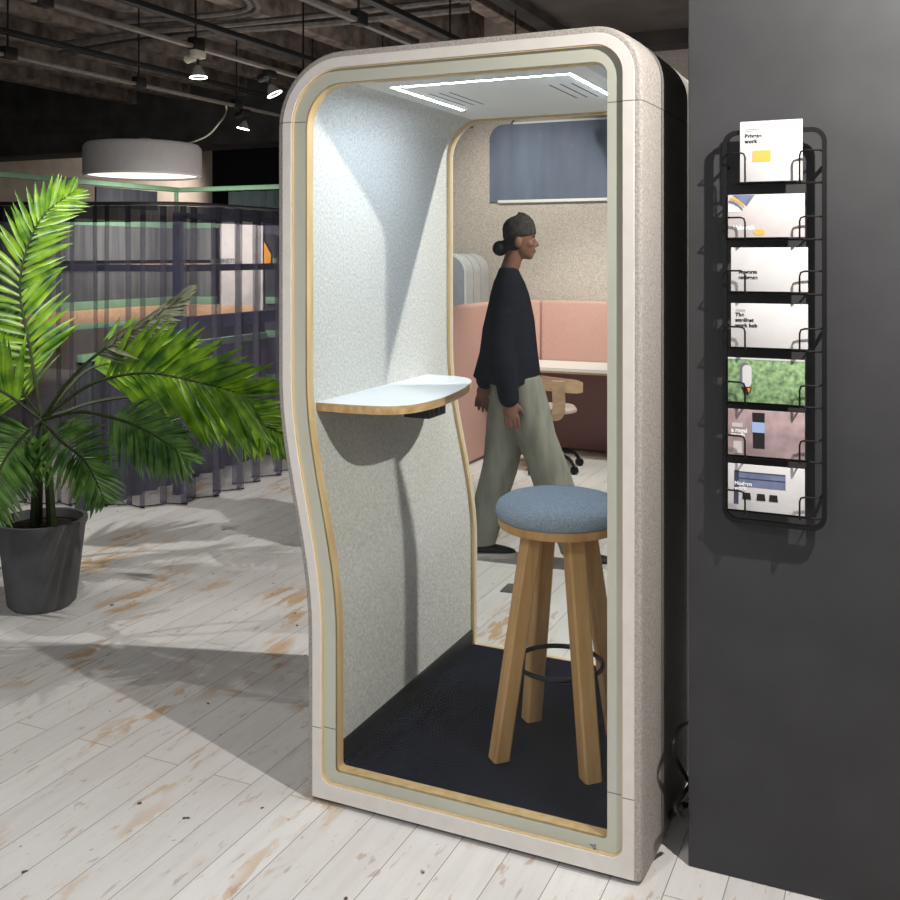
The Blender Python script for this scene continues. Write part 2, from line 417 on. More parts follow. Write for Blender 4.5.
# lighting tracks
TZ = 2.72
def track(x, y0, y1, label):
    t = empty('lighting_track', (x, y0, TZ), label, 'lighting track', 'spotlight tracks')
    MB().box((x - .017, y0, TZ), (x + .017, y1, TZ + .022), .003).build('rail', M['track'], t)
    MB().box((x - .03, y0, TZ + .13), (x + .02, y1, TZ + .16), .003).build('cable_tray', M['track_dark'], t)
    y = y0 + .45
    while y < y1:
        MB().box((x - .025, y, TZ - .006), (x + .025, y + .09, TZ + .06), .004).build('clip', M['track_dark'], t)
        MB().tube([(x, y + .04, TZ + .05), (x, y + .04, 3.96)], .006).build('hanger', M['track_dark'], t)
        y += 1.05
    return t
track(-2.84, -.8, 6.0, 'middle spotlight track, carrying the ivory lamp and one dark lamp')
track(-3.95, 0, 6.0, 'far spotlight track, above the sheer curtain and drum pendant')
track(-1.75, -2.0, 5.0, 'near spotlight track, passing right above the white framed booth')
def spotlight(p, tilt, label, body):
    """p: the point on the track's underside"""
    t = empty('track_spotlight', p, label, 'spotlight', 'track spotlights')
    MB().box(p + V((-.022, -.045, -.045)), p + V((.022, .045, 0)), .008).build('adapter', body, t)
    MB().tube([p + V((.01, 0, -.03)), p + V((-.03, 0, -.036)), p + V((-.075, 0, -.045)), p + V((-.085, 0, -.047))], [.02, .025, .025, .016], 12).build('transformer', body, t)
    MB().tube([p + V((0, 0, -.04)), p + V((0, 0, -.085))], .007).build('stem', M['track_dark'], t)
    a = p + V((0, 0, -.085)); ax = V(tilt).normalized()
    q = ax.to_track_quat('Z', 'Y').to_matrix()
    rings = []
    for r, h in ((.013, 0), (.021, .010), (.033, .034), (.043, .058), (.046, .063), (.043, .063), (.031, .036), (.019, .012)):
        rings.append([a + q @ V((r * math.cos(2 * PI * k / 20), r * math.sin(2 * PI * k / 20), h)) for k in range(20)])
    MB().rings(rings).build('reflector', M['lamp_glass'], t)
    MB().ball(a + ax * .042, .013, seg=12).build('bulb', M['bulb'], t)
    c = a + ax * .064
    MB().tube([c + q @ V((  .045 * math.cos(2 * PI * k / 24), .045 * math.sin(2 * PI * k / 24), 0)) for k in range(24)], .003, 6, closed=True).build('rim', M['bulb'], t)  # emissive ring stands in for lamplight caught on the glass rim
p1 = at_x(198, 55, -2.84); spotlight(V((-2.84, p1.y, TZ)), (.05, 0, -1), 'ivory track spotlight pointing down above the drum pendant', M['lamp_white'])
p2 = at_x(270, 74, -2.84); spotlight(V((-2.84, p2.y, TZ)), (.45, .2, -1), 'black track spotlight beside the booth top corner, tilted to the right', M['track_dark'])
p3 = at_x(245, 112, -3.95); spotlight(V((-3.95, p3.y, TZ)), (-.2, -.1, -1), 'small far track spotlight on the far track, lowest of three', M['track_dark'])

# drum pendant
pc = at_d(143, 177, 7.0); pr = .40
pend = empty('pendant_lamp', (pc.x, pc.y, pc.z), 'large white drum pendant lamp glowing underneath above the sheer curtain', 'pendant lamp')
MB().lathe([(pr - .03, .012), (pr - .012, 0), (pr, .012), (pr, .20), (pr - .02, .225), (.02, .235)], pc, 56, cap=False).build('shade', M['shade'], pend)
MB().lathe([(.001, .016), (pr - .02, .014)], pc, 56, cap=False).build('diffuser', M['shade_glow'], pend)
top = pc + V((.0, 0, .235))
MB().lathe([(.045, 0), (.045, .03), (.012, .045), (.001, .045)], top, 20).build('cap', M['track'], pend)
src = at_x(226, 113, -3.95); src = V((-3.95, src.y, TZ))
MB().tube(bez([top + V((0, 0, .04)), at_d(176, 145, 7.0), at_d(205, 137, 7.0), at_d(220, 122, 7.0), src + V((0, 0, -.05)), src], 40), .006, 6).build('cord', M['lamp_white'], pend)

# ------------------------------------------------------------------ the booth
T, B = 2.197, .014
def Lx(z):
    s = min(1, max(0, (1.25 - z) / .75)); s = s * s * (3 - 2 * s)
    return -1.073 + (1.073 - .968) * s
ZS = [1 - i / 26 for i in range(27)]
def contour(o, ob=0.0, rb=.003, part='all'):
    """booth outline shrunk by o (bottom by ob), bottom corner radius rb; list of (x,z) starting at lower left, going up"""
    rtl, rtr = max(.2 - o, .02), max(.11 - o, .02)
    top, bot = T - o, B + ob
    pts = []
    z0, z1 = bot + rb, top - rtl
    for i in range(27): zz = z0 + (z1 - z0) * i / 26; pts.append((Lx(zz) + o, zz))
    cx = Lx(2) + o + rtl
    for k in range(1, 13): a = PI - PI / 2 * k / 12; pts.append((cx + rtl * math.cos(a), top - rtl + rtl * math.sin(a)))
    for i in range(1, 6): pts.append((cx + (-o - rtr - cx) * i / 6, top))
    for k in range(0, 13): a = PI / 2 - PI / 2 * k / 12; pts.append((-o - rtr + rtr * math.cos(a), top - rtr + rtr * math.sin(a)))
    for i in range(1, 9): pts.append((-o, top - rtr + (z0 - top + rtr) * i / 8))
    n_open = len(pts)
    if part == 'open': return pts
    for k in range(1, 7): a = -PI / 2 * k / 6; pts.append((-o - rb + rb * math.cos(a), bot + rb + rb * math.sin(a)))
    lb = Lx(bot) + o
    for i in range(1, 6): pts.append((-o - rb + (lb + rb + o + rb) * i / 6, bot))
    for k in range(0, 6): a = -PI / 2 - PI / 2 * k / 6; pts.append((lb + rb + rb * math.cos(a), bot + rb + rb * math.sin(a)))
    return pts
def ringloop(o, y, ob=None, rb=.003, part='all'):
    return [V((x, y, z)) for x, z in contour(o, o if ob is None else ob, rb, part)]
booth = empty('phone_booth', (-.5, .55, 0), 'tall felt clad office phone booth with white rounded front frame and glass door', 'phone booth')
WO, WB = .031, .046
FO, FB = .074, .084
MB().rings([ringloop(0, .022, 0), ringloop(0, .0015, 0), ringloop(.0012, 0, .0012), ringloop(WO - .001, 0, WB - .001, .034), ringloop(WO, .0012, WB, .034), ringloop(WO, .024, WB, .034)], cap=False).build('front_frame', M['white'], booth, fix=True)
MB().rings([ringloop(WO - .0005, .003, WB - .0005, .0335), ringloop(WO + .003, .003, WB + .003, .031), ringloop(WO + .003, .013, WB + .003, .031)], cap=False).build('edge_trim', M['oak_edge'], booth)
door = MB().rings([ringloop(WO + .003, .0125, WB + .003, .03), ringloop(WO + .003, .0205, WB + .003, .03)]).build('glass_door', M['glass'], booth)
MB().rings([ringloop(WO + .003, .0115, WB + .003, .03), ringloop(FO, .0115, FB, .012), ringloop(FO, .0123, FB, .012)], cap=False).build('printed_border', M['frit'], door)
lg = at_y(593, 846, .0115)
mb = MB()
mb.prism([(lg.x - .011, lg.z + .004), (lg.x + .001, lg.z - .004), (lg.x + .001, lg.z + .004)], .0105, .0114, 'y')
mb.box((lg.x + .003, .0105, lg.z - .001), (lg.x + .008, .0114, lg.z + .006)); mb.box((lg.x + .001, .0105, lg.z - .008), (lg.x + .008, .0114, lg.z - .0025))
mb.build('maker_mark', M['grey_print'], door)
MB().rings([ringloop(.044, .021, .05, .01), ringloop(FO, .021, FB, .012), ringloop(FO, .056, FB, .012), ringloop(.046, .056, .07, .01)], cap=False).build('door_lining', M['oak'], booth)
# outer felt shell
prof = [(0, .0023), (-.010, .0028), (-.0145, .0045), (-.0175, .009), (-.020, .022), (-.0225, .055), (-.025, .11), (-.027, .186), (-.027, .5), (-.027, .95), (-.024, 1.02), (-.018, 1.08), (-.010, 1.11), (0, 1.118)]
MB().rings([ringloop(o, y, 0, .003) for o, y in prof], cap=False).build('felt_shell', M['felt'], booth, angle=60)
# charcoal side inset on the right flank, following the shell round its top corner
base = contour(-.0285, 0, .003, 'open')
i0 = 27 + 12 + 5 + 5
path = base[i0:] [:-1] + [(.0285, .05)]
def side_panel(path, y0, y1, sgn, name):
    rows = []
    ny = 24; yend = y1; r = .12
    ys = [y0 + (y1 - y0) * k / ny for k in range(ny + 1)]
    zt = path[0][1]
    for yy in ys:
        row = []
        dy = yy - (yend - r)
        drop = 0 if dy <= 0 else r - math.sqrt(max(0, r * r - dy * dy))
        for j, (x, zz) in enumerate(path):
            row.append((x, zz, drop))
        # shift start along the path by drop
        cum = 0; new = []
        seglen = [0]
        for a, b in zip(path, path[1:]): seglen.append(seglen[-1] + math.hypot(b[0] - a[0], b[1] - a[1]))
        tot = seglen[-1]
        for j in range(len(path)):
            sl = max(seglen[j], drop) if j < len(path) - 1 else tot
            i = max(q for q in range(len(path) - 1) if seglen[q] <= sl + 1e-9); i = min(i, len(path) - 2)
            u = (sl - seglen[i]) / max(1e-9, seglen[i + 1] - seglen[i])
            a, b = path[i], path[i + 1]
            new.append(V((a[0] + (b[0] - a[0]) * u, yy, a[1] + (b[1] - a[1]) * u)))
        rows.append(new)
    MB().strip(rows).build(name, M['panel_dark'], booth, angle=70)
side_panel(path, .186, .66, 1, 'side_panel')
# inner felt lining: left wall, ceiling, right wall
IO = .045
MB().rings([ringloop(IO, .055, .06, .004, 'open'), ringloop(IO, 1.095, .06, .004, 'open')], cap=False, closed=False).build('wall_lining', M['felt_in'], booth, angle=70)
FLZ = .090
MB().box((-.93, .05, .03), (-.04, 1.085, FLZ), .003).build('carpet', M['carpet'], booth)
MB().box((-.9265, .058, FLZ), (-.916, 1.082, FLZ + .056), .002).build('skirting', M['skirt'], booth)
MB().box((-.052, .058, FLZ), (-.044, 1.082, FLZ + .056), .002).build('skirting', M['skirt'], booth)
MB().box((-.93, .03, .0), (-.04, 1.09, .028)).build('plinth', M['plinth'], booth)
# back: oak ring, glass, closing frame
MB().rings([ringloop(IO - .002, 1.083, .060, .01), ringloop(.058, 1.083, .074, .012), ringloop(.058, 1.102, .074, .012), ringloop(IO - .002, 1.102, .060, .01)], cap=False).build('back_lining', M['oak_edge'], booth)
MB().rings([ringloop(.05, 1.091, .066, .01), ringloop(.05, 1.098, .066, .01)]).build('back_glass', M['glass_back'], booth)
MB().rings([ringloop(0.0, 1.118, 0, .003), ringloop(.055, 1.119, .072, .012), ringloop(.055, 1.100, .072, .012)], cap=False).build('back_frame', M['white'], booth)
# ceiling panel, leds, vents
cp = MB().box((-.857, .075, 2.125), (-.155, .93, 2.165), .004).build('ceiling_panel', M['ceil_panel'], booth)
lz = 2.1246
mb = MB(); mb.box((-.79, .16, lz), (-.22, .169, lz + .004)); mb.box((-.79, .16, lz), (-.781, .69, lz + .004)); mb.box((-.229, .16, lz), (-.22, .69, lz + .004))
mb.build('led_strip', M['led'], cp)
for x in (-.34, -.305, -.27, -.668, -.703, -.738): MB().box((x, .315, lz + .0001), (x + .006, .59, lz + .004)).build('vent', M['slit'], cp)
# desk
dp = [(-1.04, .108), (-.90, .112), (-.84, .118), (-.79, .132), (-.755, .158), (-.730, .20), (-.716, .27), (-.712, .36), (-.720, .46), (-.735, .56), (-.755, .66), (-.776, .74), (-.80, .80), (-.835, .85), (-.88, .882), (-.94, .893), (-1.04, .895)]
dp = [(p.x, p.y) for p in bez([V((a, b, 0)) for a, b in dp], 64)]
DZ = 1.163
desk = MB().prism(dp, DZ - .027, DZ - .0015).build('desk', M['ply'], booth, angle=30); desk['label'] = 'white topped plywood edged desk shelf'
MB().prism(dp, DZ - .0015, DZ).build('desk_top', M['desk_top'], desk, angle=30)
sk = MB().box((-.885, .43, 1.078), (-.79, .56, DZ - .027), .003).build('power_socket', M['socket'], desk)
mb = MB()
for y in (.445, .48, .515):
    mb.box((-.7905, y, 1.090), (-.7893, y + .022, 1.118), .0005)
mb.build('outlet', M['socket_hole'], sk)
MB().box((-1.035, .15, DZ - .037), (-.99, .33, DZ - .026), .002).build('bracket', M['socket'], desk)

# ------------------------------------------------------------------ stool
SX, SY = -.347, .440
stool = empty('bar_stool', (SX, SY, FLZ), 'round blue grey upholstered bar stool with four oak legs inside the booth', 'stool')
MB().lathe([(.001, .773), (.170, .773), (.186, .778), (.190, .786), (.190, .803), (.186, .805), (.001, .805)], (SX, SY, 0), 64).build('seat_base', M['oak_leg'], stool)
MB().lathe([(.001, .804), (.186, .804), (.194, .810), (.1985, .821), (.197, .836), (.190, .850), (.172, .862), (.14, .871), (.09, .877), (.04, .879), (.001, .8795)], (SX, SY, 0), 64).build('cushion', M['fabric_blue'], stool, angle=80)
for sx, sy in ((-1, -1), (1, -1), (-1, 1), (1, 1)):
    rd = V((sx, sy, 0)).normalized(); td = V((-rd.y, rd.x, 0))
    loops = []
    for t, rr in ((0, .203), (.5, None), (1, .092)):
        zz = FLZ + (.774 - FLZ) * t; rr = .203 + (.092 - .203) * t
        c = V((SX, SY, zz)) + rd * rr; hw = .0275; hd = .026; ch = .006
        loops.append([c + rd * a + td * b for a, b in ((hd, hw - ch), (hd - ch, hw), (-hd + ch, hw), (-hd, hw - ch), (-hd, -hw + ch), (-hd + ch, -hw), (hd - ch, -hw), (hd, -hw + ch))])
    MB().rings(loops).build('leg', M['oak_leg'], stool, angle=30)
MB().tube([(SX + .133 * math.cos(2 * PI * k / 64), SY + .133 * math.sin(2 * PI * k / 64), .352) for k in range(64)], .0075, 10, closed=True).build('foot_ring', M['ring'], stool)

# cables between booth and pillar
cable = [at_x(px, py, .075) for px, py in ((692, 722), (684, 724), (678, 729), (674, 739), (673, 748), (677, 760), (683, 771), (688, 780))]
cable += [at_x(px, py, .09) for px, py in ((690, 784), (686, 790), (681, 797), (675, 806), (680, 815))]
o = MB().tube(bez(cable, 60), .006, 8).build('power_cable', M['wire']); tag(o, 'black cable looping in the gap between booth and grey pillar', 'cable', 'cables behind the booth')
o = MB().tube(bez([at_z(660, 823, .011), at_z(668, 817, .03), at_x(680, 807, .08), at_x(690, 802, .09), at_x(700, 790, .09)], 30), .009, 8).build('power_cable', M['wire']); tag(o, 'thick black cable slanting down beside the booth base', 'cable', 'cables behind the booth')

# ------------------------------------------------------------------ magazine rack on the pillar
WY = .145
rx0, rx1, rz0, rz1 = at_y(722.5, 300, .10).x, .455, at_y(730, 522, .10).z, at_y(740, 130.5, .10).z
rack = empty('magazine_rack', ((rx0 + rx1) / 2, WY, rz0), 'black wire magazine rack fixed to dark grey pillar', 'magazine rack')
fp = rrect(rx0, rx1, rz0, rz1, .03, 6)
mb = MB(); out_, in_ = rrect(rx0, rx1, rz0, rz1, .035, 6), rrect(rx0 + .011, rx1 - .011, rz0 + .011, rz1 - .011, .026, 6)
yf, yb = WY - .047, WY - .036
mb.rings([[V((x, yb, z)) for x, z in out_], [V((x, yf, z)) for x, z in out_], [V((x, yf, z)) for x, z in in_], [V((x, yb, z)) for x, z in in_]], cap=False)
mb.build('frame', M['wire'], rack)
for x_ in (rx0 + .006, rx1 - .006):
    for z_ in (rz0 + .09, (rz0 + rz1) / 2, rz1 - .09): MB().tube([V((x_, WY - .037, z_)), V((x_, WY - .001, z_))], .005, 8).build('standoff', M['wire'], rack)
mags = []
rows_y = [(122, 182, 740), (195, 237.5, 728), (247.5, 291, 731), (303, 346.5, 731), (357, 401, 728), (408.5, 454, 728), (463, 508.5, 728)]
MW = .185
for i, (ya, yb_, xl) in enumerate(rows_y):
    yp = WY - .054
    a = at_y(xl, ya, yp); b = at_y(xl, yb_, yp)
    zt, zb = a.z, b.z; x0 = a.x; hh = zt - zb
    # holder wires, part of the rack
    hz = zb + (.072 if i == 0 else .052 if i != 1 else .05)
    for s_, xe, xv in ((1, rx0 + .012, at_y(745, 200, WY - .075).x), (-1, rx1 - .012, rx1 - (at_y(745, 200, WY - .075).x - rx0))):
        pts = [V((xe, WY - .042, hz)), V((xe + s_ * .004, WY - .072, hz)), V((xv - s_ * .012, WY - .075, hz)), V((xv - s_ * .003, WY - .075, hz - .003)), V((xv, WY - .075, hz - .012)), V((xv, WY - .075, zb + .01)), V((xv, WY - .075, zb - .003)), V((xv, WY - .042, zb - .006))]
        MB().tube(pts, .0025, 6).build('wire_holder', M['wire'], rack)
    MB().tube([V((rx0 + .006, WY - .042, zb - .006)), V((rx1 - .006, WY - .042, zb - .006))], .003, 6).build('shelf_wire', M['wire'], rack)
    mags.append((x0, zt, zb, yp))
def mag(i, name, m, label):
    x0, zt, zb, yp = mags[i]
    w = MW if i else .15
    o = MB().box((x0, yp, zb), (x0 + w, yp + .006, zt), .0006).build(name, m)
    tag(o, label, 'brochure', 'brochures in the wire rack'); return o, x0, zt, zb, yp - .0004
def patch(par, name, m, poly, yp): 
    return MB().prism(poly, yp - .0004, yp + .0006, 'y').build(name, m, par)
def arcpts(cx, cz, r, a0, a1, n=14): return [(cx + r * math.cos(math.radians(a0 + (a1 - a0) * k / n)), cz + r * math.sin(math.radians(a0 + (a1 - a0) * k / n))) for k in range(n + 1)]
o, x, zt, zb, yp = mag(0, 'brochure', M['paper'], 'white brochure with the words Private work, topmost in the wire rack')
h = zt - zb
patch(o, 'fine_print', M['ink_soft'], rrect(x + .012, x + .05, zt - .021, zt - .0185, .001, 2), yp); patch(o, 'fine_print', M['ink_soft'], rrect(x + .012, x + .05, zt - .025, zt - .0235, .0007, 2), yp)
text_mesh('title', 'Private', .0125, (x + .012, yp, zt - .041), M['ink'], o, 1.15, .0006); text_mesh('title', 'work', .0125, (x + .012, yp, zt - .0545), M['ink'], o, 1.15, .0006)
patch(o, 'cover_picture', M['yellow_print'], rrect(x + .031, x + .075, zb + .05, zb + .078, .003, 4), yp)
o, x, zt, zb, yp = mag(1, 'brochure', M['pale_print'], 'pale brochure with a blue grey curved furniture picture, second from the top')
patch(o, 'cover_picture', M['blue_print'], [(x + .010, zt - .001)] + [(x + .066, zt - .001), (x + .046, zt - .030)] + [(x + .038, zt - .022), (x + .028, zt - .013), (x + .018, zt - .006)], yp)
band = [(x + .006, zt - .008), (x + .018, zt - .011), (x + .030, zt - .019), (x + .040, zt - .030)]
patch(o, 'cover_picture', M['yellow_print'], [(a, b + .003) for a, b in band] + [(a, b - .003) for a, b in band[::-1]], yp - .0003)
patch(o, 'cover_picture', M['grey_print'], [(a - .004, b - .005) for a, b in band] + [(a - .004, b - .012) for a, b in band[::-1]], yp)
patch(o, 'cover_picture', M['white_print'], [(x + .001, zt - .024), (x + .022, zt - .032), (x + .034, zt - .043), (x + .001, zt - .043)], yp)
text_mesh('title', 'Habcraft', .015, (x + .012, yp, zb + .020), M['white_print'], o, 1, .0004)
patch(o, 'cover_picture', M['yellow_print'], rrect(x + .064, x + .09, zb + .006, zb + .02, .006, 5), yp)
o, x, zt, zb, yp = mag(2, 'brochure', M['paper'], 'white brochure titled A warm embrace, third from the top')
text_mesh('title', 'A warm', .0125, (x + .020, yp, zb + .045), M['ink'], o, 1.1, .0006); text_mesh('title', 'embrace', .0125, (x + .018, yp, zb + .031), M['ink'], o, 1.1, .0006)
o, x, zt, zb, yp = mag(3, 'brochure', M['paper'], 'white brochure titled The smallest work hub, fourth from the top')
patch(o, 'fine_print', M['ink_soft'], rrect(x + .012, x + .036, zt - .020, zt - .015, .001, 2), yp)
for t_, dz in (('The', .033), ('smallest', .0465), ('work hub', .060)): text_mesh('title', t_, .0125, (x + .011, yp, zt - dz), M['ink'], o, 1.1, .0006)
o, x, zt, zb, yp = mag(4, 'brochure', M['grass_print'], 'green grass covered brochure with a white rounded object pictured on it')
patch(o, 'cover_edge', M['paper'], [(x, zt - .004), (x + MW, zt - .004), (x + MW, zt), (x, zt)], yp)
patch(o, 'cover_picture', M['grey_print'], rrect(x + .029, x + .054, zb + .037, zt - .012, .012, 6), yp)
patch(o, 'cover_picture', M['paper'], rrect(x + .036, x + .058, zb + .039, zt - .018, .0105, 6), yp - .0003)
patch(o, 'cover_picture', M['black_print'], [(x + .032, zb + .038), (x + .059, zb + .038), (x + .056, zb + .025), (x + .048, zb + .017), (x + .040, zb + .021)], yp)
patch(o, 'cover_picture', M['orange'], [(x + .047, zb + .036), (x + .056, zb + .036), (x + .052, zb + .022)], yp - .0004)
o, x, zt, zb, yp = mag(5, 'brochure', M['mauve_print'], 'mauve brochure titled a royal touch with a wooden background picture')
patch(o, 'cover_picture', M['pale_print'], [(x + .012, zb + .005), (x + .036, zb + .005), (x + .034, zb + .035), (x + .014, zb + .035)], yp)
patch(o, 'fine_print', M['pale_print'], rrect(x + .010, x + .036, zt - .045, zt - .035, .001, 2), yp)
text_mesh('title', 'a royal', .0145, (x + .008, yp - .0003, zt - .058), M['white_print'], o, 1, .0005); text_mesh('title', 'touch', .0145, (x + .008, yp - .0003, zt - .069), M['white_print'], o, 1, .0005)
patch(o, 'cover_picture', M['black_print'], [(x + .060, zt - .006), (x + .09, zt - .006), (x + .09, zb + .02), (x + .062, zb + .02)], yp)
patch(o, 'cover_picture', M['sky_print'], [(x + .059, zt - .030), (x + .09, zt - .030), (x + .09, zt - .056), (x + .059, zt - .056)], yp - .0003)
o, x, zt, zb, yp = mag(6, 'brochure', M['paper'], 'white brochure with a navy framed office picture, bottom of the wire rack')
patch(o, 'cover_picture', M['navy_print'], [(x + .014, zb + .014), (x + .026, zb + .014), (x + .027, zt - .016), (x + .016, zt - .016)], yp)
patch(o, 'cover_picture', M['blue_print'], [(x + .027, zt - .020), (x + .14, zt - .020), (x + .14, zt - .056), (x + .027, zt - .056)], yp)
for q in (.018, .034): patch(o, 'cover_picture', M['navy_print'], [(x + .027, zt - q), (x + .14, zt - q), (x + .14, zt - q - .003), (x + .027, zt - q - .003)], yp - .0003)
for t_, dz in (('Modern', .053), ('work', .065)): text_mesh('title', t_, .0135, (x + .016, yp - .0007, zt - dz), M['white_print'], o, 1, .0004)
for q in (.035, .07, .1): patch(o, 'cover_picture', M['black_print'], [(x + q, zb + .028), (x + q + .022, zb + .028), (x + q + .02, zb + .045), (x + q + .002, zb + .045)], yp - .0003)

# ------------------------------------------------------------------ things seen through the back glass
SPX = -2.40
mbth = empty('meeting_booth', (SPX, 4.9, 0), 'coral pink high backed meeting booth panels in front of the beige felt wall', 'meeting booth')
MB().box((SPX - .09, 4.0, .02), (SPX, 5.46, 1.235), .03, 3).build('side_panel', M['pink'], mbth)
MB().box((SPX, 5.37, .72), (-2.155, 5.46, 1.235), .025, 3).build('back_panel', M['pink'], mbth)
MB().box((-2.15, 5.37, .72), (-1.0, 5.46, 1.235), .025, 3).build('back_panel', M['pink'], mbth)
MB().box((SPX, 5.375, .02), (-1.0, 5.46, .72), .01, 2).build('lower_panel', M['pink_shaded'], mbth)
MB().box((SPX, 4.62, .63), (SPX + .12, 4.76, .65), .006).build('side_ledge', M['alu'], mbth)
# table
tb = empty('table', (-1.7, 5.0, 0), 'white rounded table in the coral meeting booth', 'table')
tp = rrect(-2.32, -1.1, 4.84, 5.365, .14, 8)
MB().prism(tp, .715, .74).build('table_top', M['table'], tb)
MB().prism(rrect(-2.316, -1.104, 4.844, 5.365, .14, 8), .700, .7149).build('table_edge', M['chair_wood'], tb)
MB().box((-1.34, 5.14, 0), (-1.26, 5.22, .705), .01).build('leg', M['ring'], tb)
MB().box((-1.45, 4.95, 0), (-1.15, 5.35, .02), .005).build('foot', M['ring'], tb)
# chair with T-shaped back
cc = at_z(557, 470, 0.0)
chair = empty('task_chair', (cc.x, cc.y, 0), 'birch plywood chair with T shaped back on black wheeled base at the table', 'chair')
def back_curve():
    pts = []
    for k in range(13):
        u = -1 + 2 * k / 12
        pts.append(u)
    return pts
d_ch = 7.35
def chp(px, py, d=d_ch): return at_d(px, py, d)
f_ch = AX  # the chair faces away from the photographer
cl, crr = chp(518, 379, 7.5), chp(583, 387.5, 7.25)
rows = []
for off in (0, .018):
    r_ = []
    for k in range(13):
        u = k / 12; p = cl.lerp(crr, u) - AX * (.06 * math.sin(u * PI)) + AX * off
        hgt = .046 + .006 * math.sin(u * PI)
        r_.append((p, hgt))
    rows.append(r_)
mb = MB()
lp = []
for k in range(13):
    p0, hg = rows[0][k]; p1_, _ = rows[1][k]
    e = .75 if k in (0, 12) else 1
    lp.append([p0 - V((0, 0, hg * e)), p0 + V((0, 0, hg * e)), p1_ + V((0, 0, hg * e)), p1_ - V((0, 0, hg * e))])
mb.rings(lp).build('backrest', M['chair_wood'], chair)
st = [(558.5, 381, 7.22), (558.5, 393, 7.24), (559, 405, 7.29), (558, 413, 7.31), (554, 418.5, 7.38), (546, 420, 7.50), (536, 419, 7.65)]
stc = bez([chp(*q) for q in st], 20)
lp = []
for i, p in enumerate(stc):
    t = (stc[min(i + 1, 20)] - stc[max(i - 1, 0)]).normalized()
    sd = RT; nn = t.cross(sd).normalized()
    lp.append([p + sd * .046 - nn * .009, p + sd * .046 + nn * .009, p - sd * .046 + nn * .009, p - sd * .046 - nn * .009])
MB().rings(lp).build('back_stem', M['chair_wood'], chair)
sc_ = chp(548, 408, 7.55)
seatp = rrect(-.21, .21, -.20, .20, .12, 8)
R3 = Matrix((RT, AX, V((0, 0, 1)))).transposed()
lp = []
for s_, h_ in ((.90, -.02), (.985, -.012), (1, 0), (.985, .010), (.90, .016)):
    lp.append([sc_ + R3 @ V((a * s_, b * s_, h_)) for a, b in seatp])
MB().rings(lp).build('seat', M['seat_pale'], chair)
base_c = V((sc_.x, sc_.y, .0))
MB().tube([base_c + V((0, 0, .10)), base_c + V((0, 0, sc_.z - .015))], .024, 14).build('gas_column', M['ring'], chair)
for k in range(5):
    a = math.radians(-50 + 72 * k); dv = RT * math.cos(a) + AX * math.sin(a)
    pts = [base_c + V((0, 0, .13)), base_c + dv * .12 + V((0, 0, .125)), base_c + dv * .22 + V((0, 0, .105)), base_c + dv * .265 + V((0, 0, .06))]
    leg = MB().tube(bez(pts, 10), [.018 - .0006 * i for i in range(11)], 8).build('base_arm', M['ring'], chair)
    q = dv.cross(V((0, 0, 1)))
    c = base_c + dv * .27 + V((0, 0, .03))
    MB().tube([c - q * .018, c - q * .014, c + q * .014, c + q * .018], [.024, .03, .03, .024], 14).build('caster', M['ring'], leg)
# white hood
hood = empty('acoustic_hood', (-2.87, 5.2, 0), 'white felt acoustic hood with rounded top behind the coral side panel', 'acoustic hood')
def arch(x0, x1, z1, r): return [(x0, .0)] + [(x1, .0)] + arcpts(x1 - r, z1 - r, r, 0, 90, 8) + arcpts(x0 + r, z1 - r, r, 90, 180, 8)
MB().prism(arch(-3.10, -2.65, 1.625, .16), 4.97, 5.46, 'y').build('shell', M['hood_white'], hood)
MB().prism(arch(-3.085, -2.665, 1.61, .15), 4.955, 4.972, 'y').build('front_pad', M['hood_grey'], hood)
for y in (5.12, 5.28): MB().rings([[V((x, y, z)) for x, z in arch(-3.102, -2.648, 1.627, .16)], [V((x, y + .006, z)) for x, z in arch(-3.102, -2.648, 1.627, .16)]]).build('seam', M['hood_grey'], hood)
# blue glazed panel on the felt wall
WX0 = at_y(490, 202, 5.5).x; wz0 = at_y(490, 202, 5.5).z; wz1 = at_y(515, 124, 5.5).z
gp = empty('wall_glazing', (-1.9, 5.5, wz0), 'blue grey glazed panel with rounded corner high on the beige felt wall', 'glazed panel')
poly = [(WX0, wz0), (-.9, wz0), (-.9, wz1)] + arcpts(WX0 + .13, wz1 - .13, .13, 90, 180, 10)
MB().prism(poly, 5.49, 5.519, 'y').build('pane', M['blue_glass'], gp)
MB().box((WX0 + .08, 5.478, wz0 - .012), (-.9, 5.52, wz0 + .012), .002).build('lower_trim', M['alu'], gp)
MB().box((WX0 + .22, 5.482, wz1 - .004), (-.9, 5.52, wz1 + .012), .002).build('upper_trim', M['alu'], gp)
MB().tube(bez([V((WX0 + .2, 5.49, wz1 + .005)), at_y(517, 118, 5.49), at_y(535, 114, 5.49), at_y(560, 112, 5.49), at_y(612, 108, 5.49)], 20), .004, 6).build('cord', M['wire'], gp)
# floor plate
fpz = at_z(508, 588, .0)
o = MB().prism([(p.x, p.y) for p in (at_z(500, 592, 0), at_z(524, 594.5, 0), at_z(526, 586, 0), at_z(508, 584.5, 0))], 0, .006).build('floor_outlet_plate', M['metal_plate']); tag(o, 'grey metal outlet plate set in the white floor behind the booth', 'floor plate')

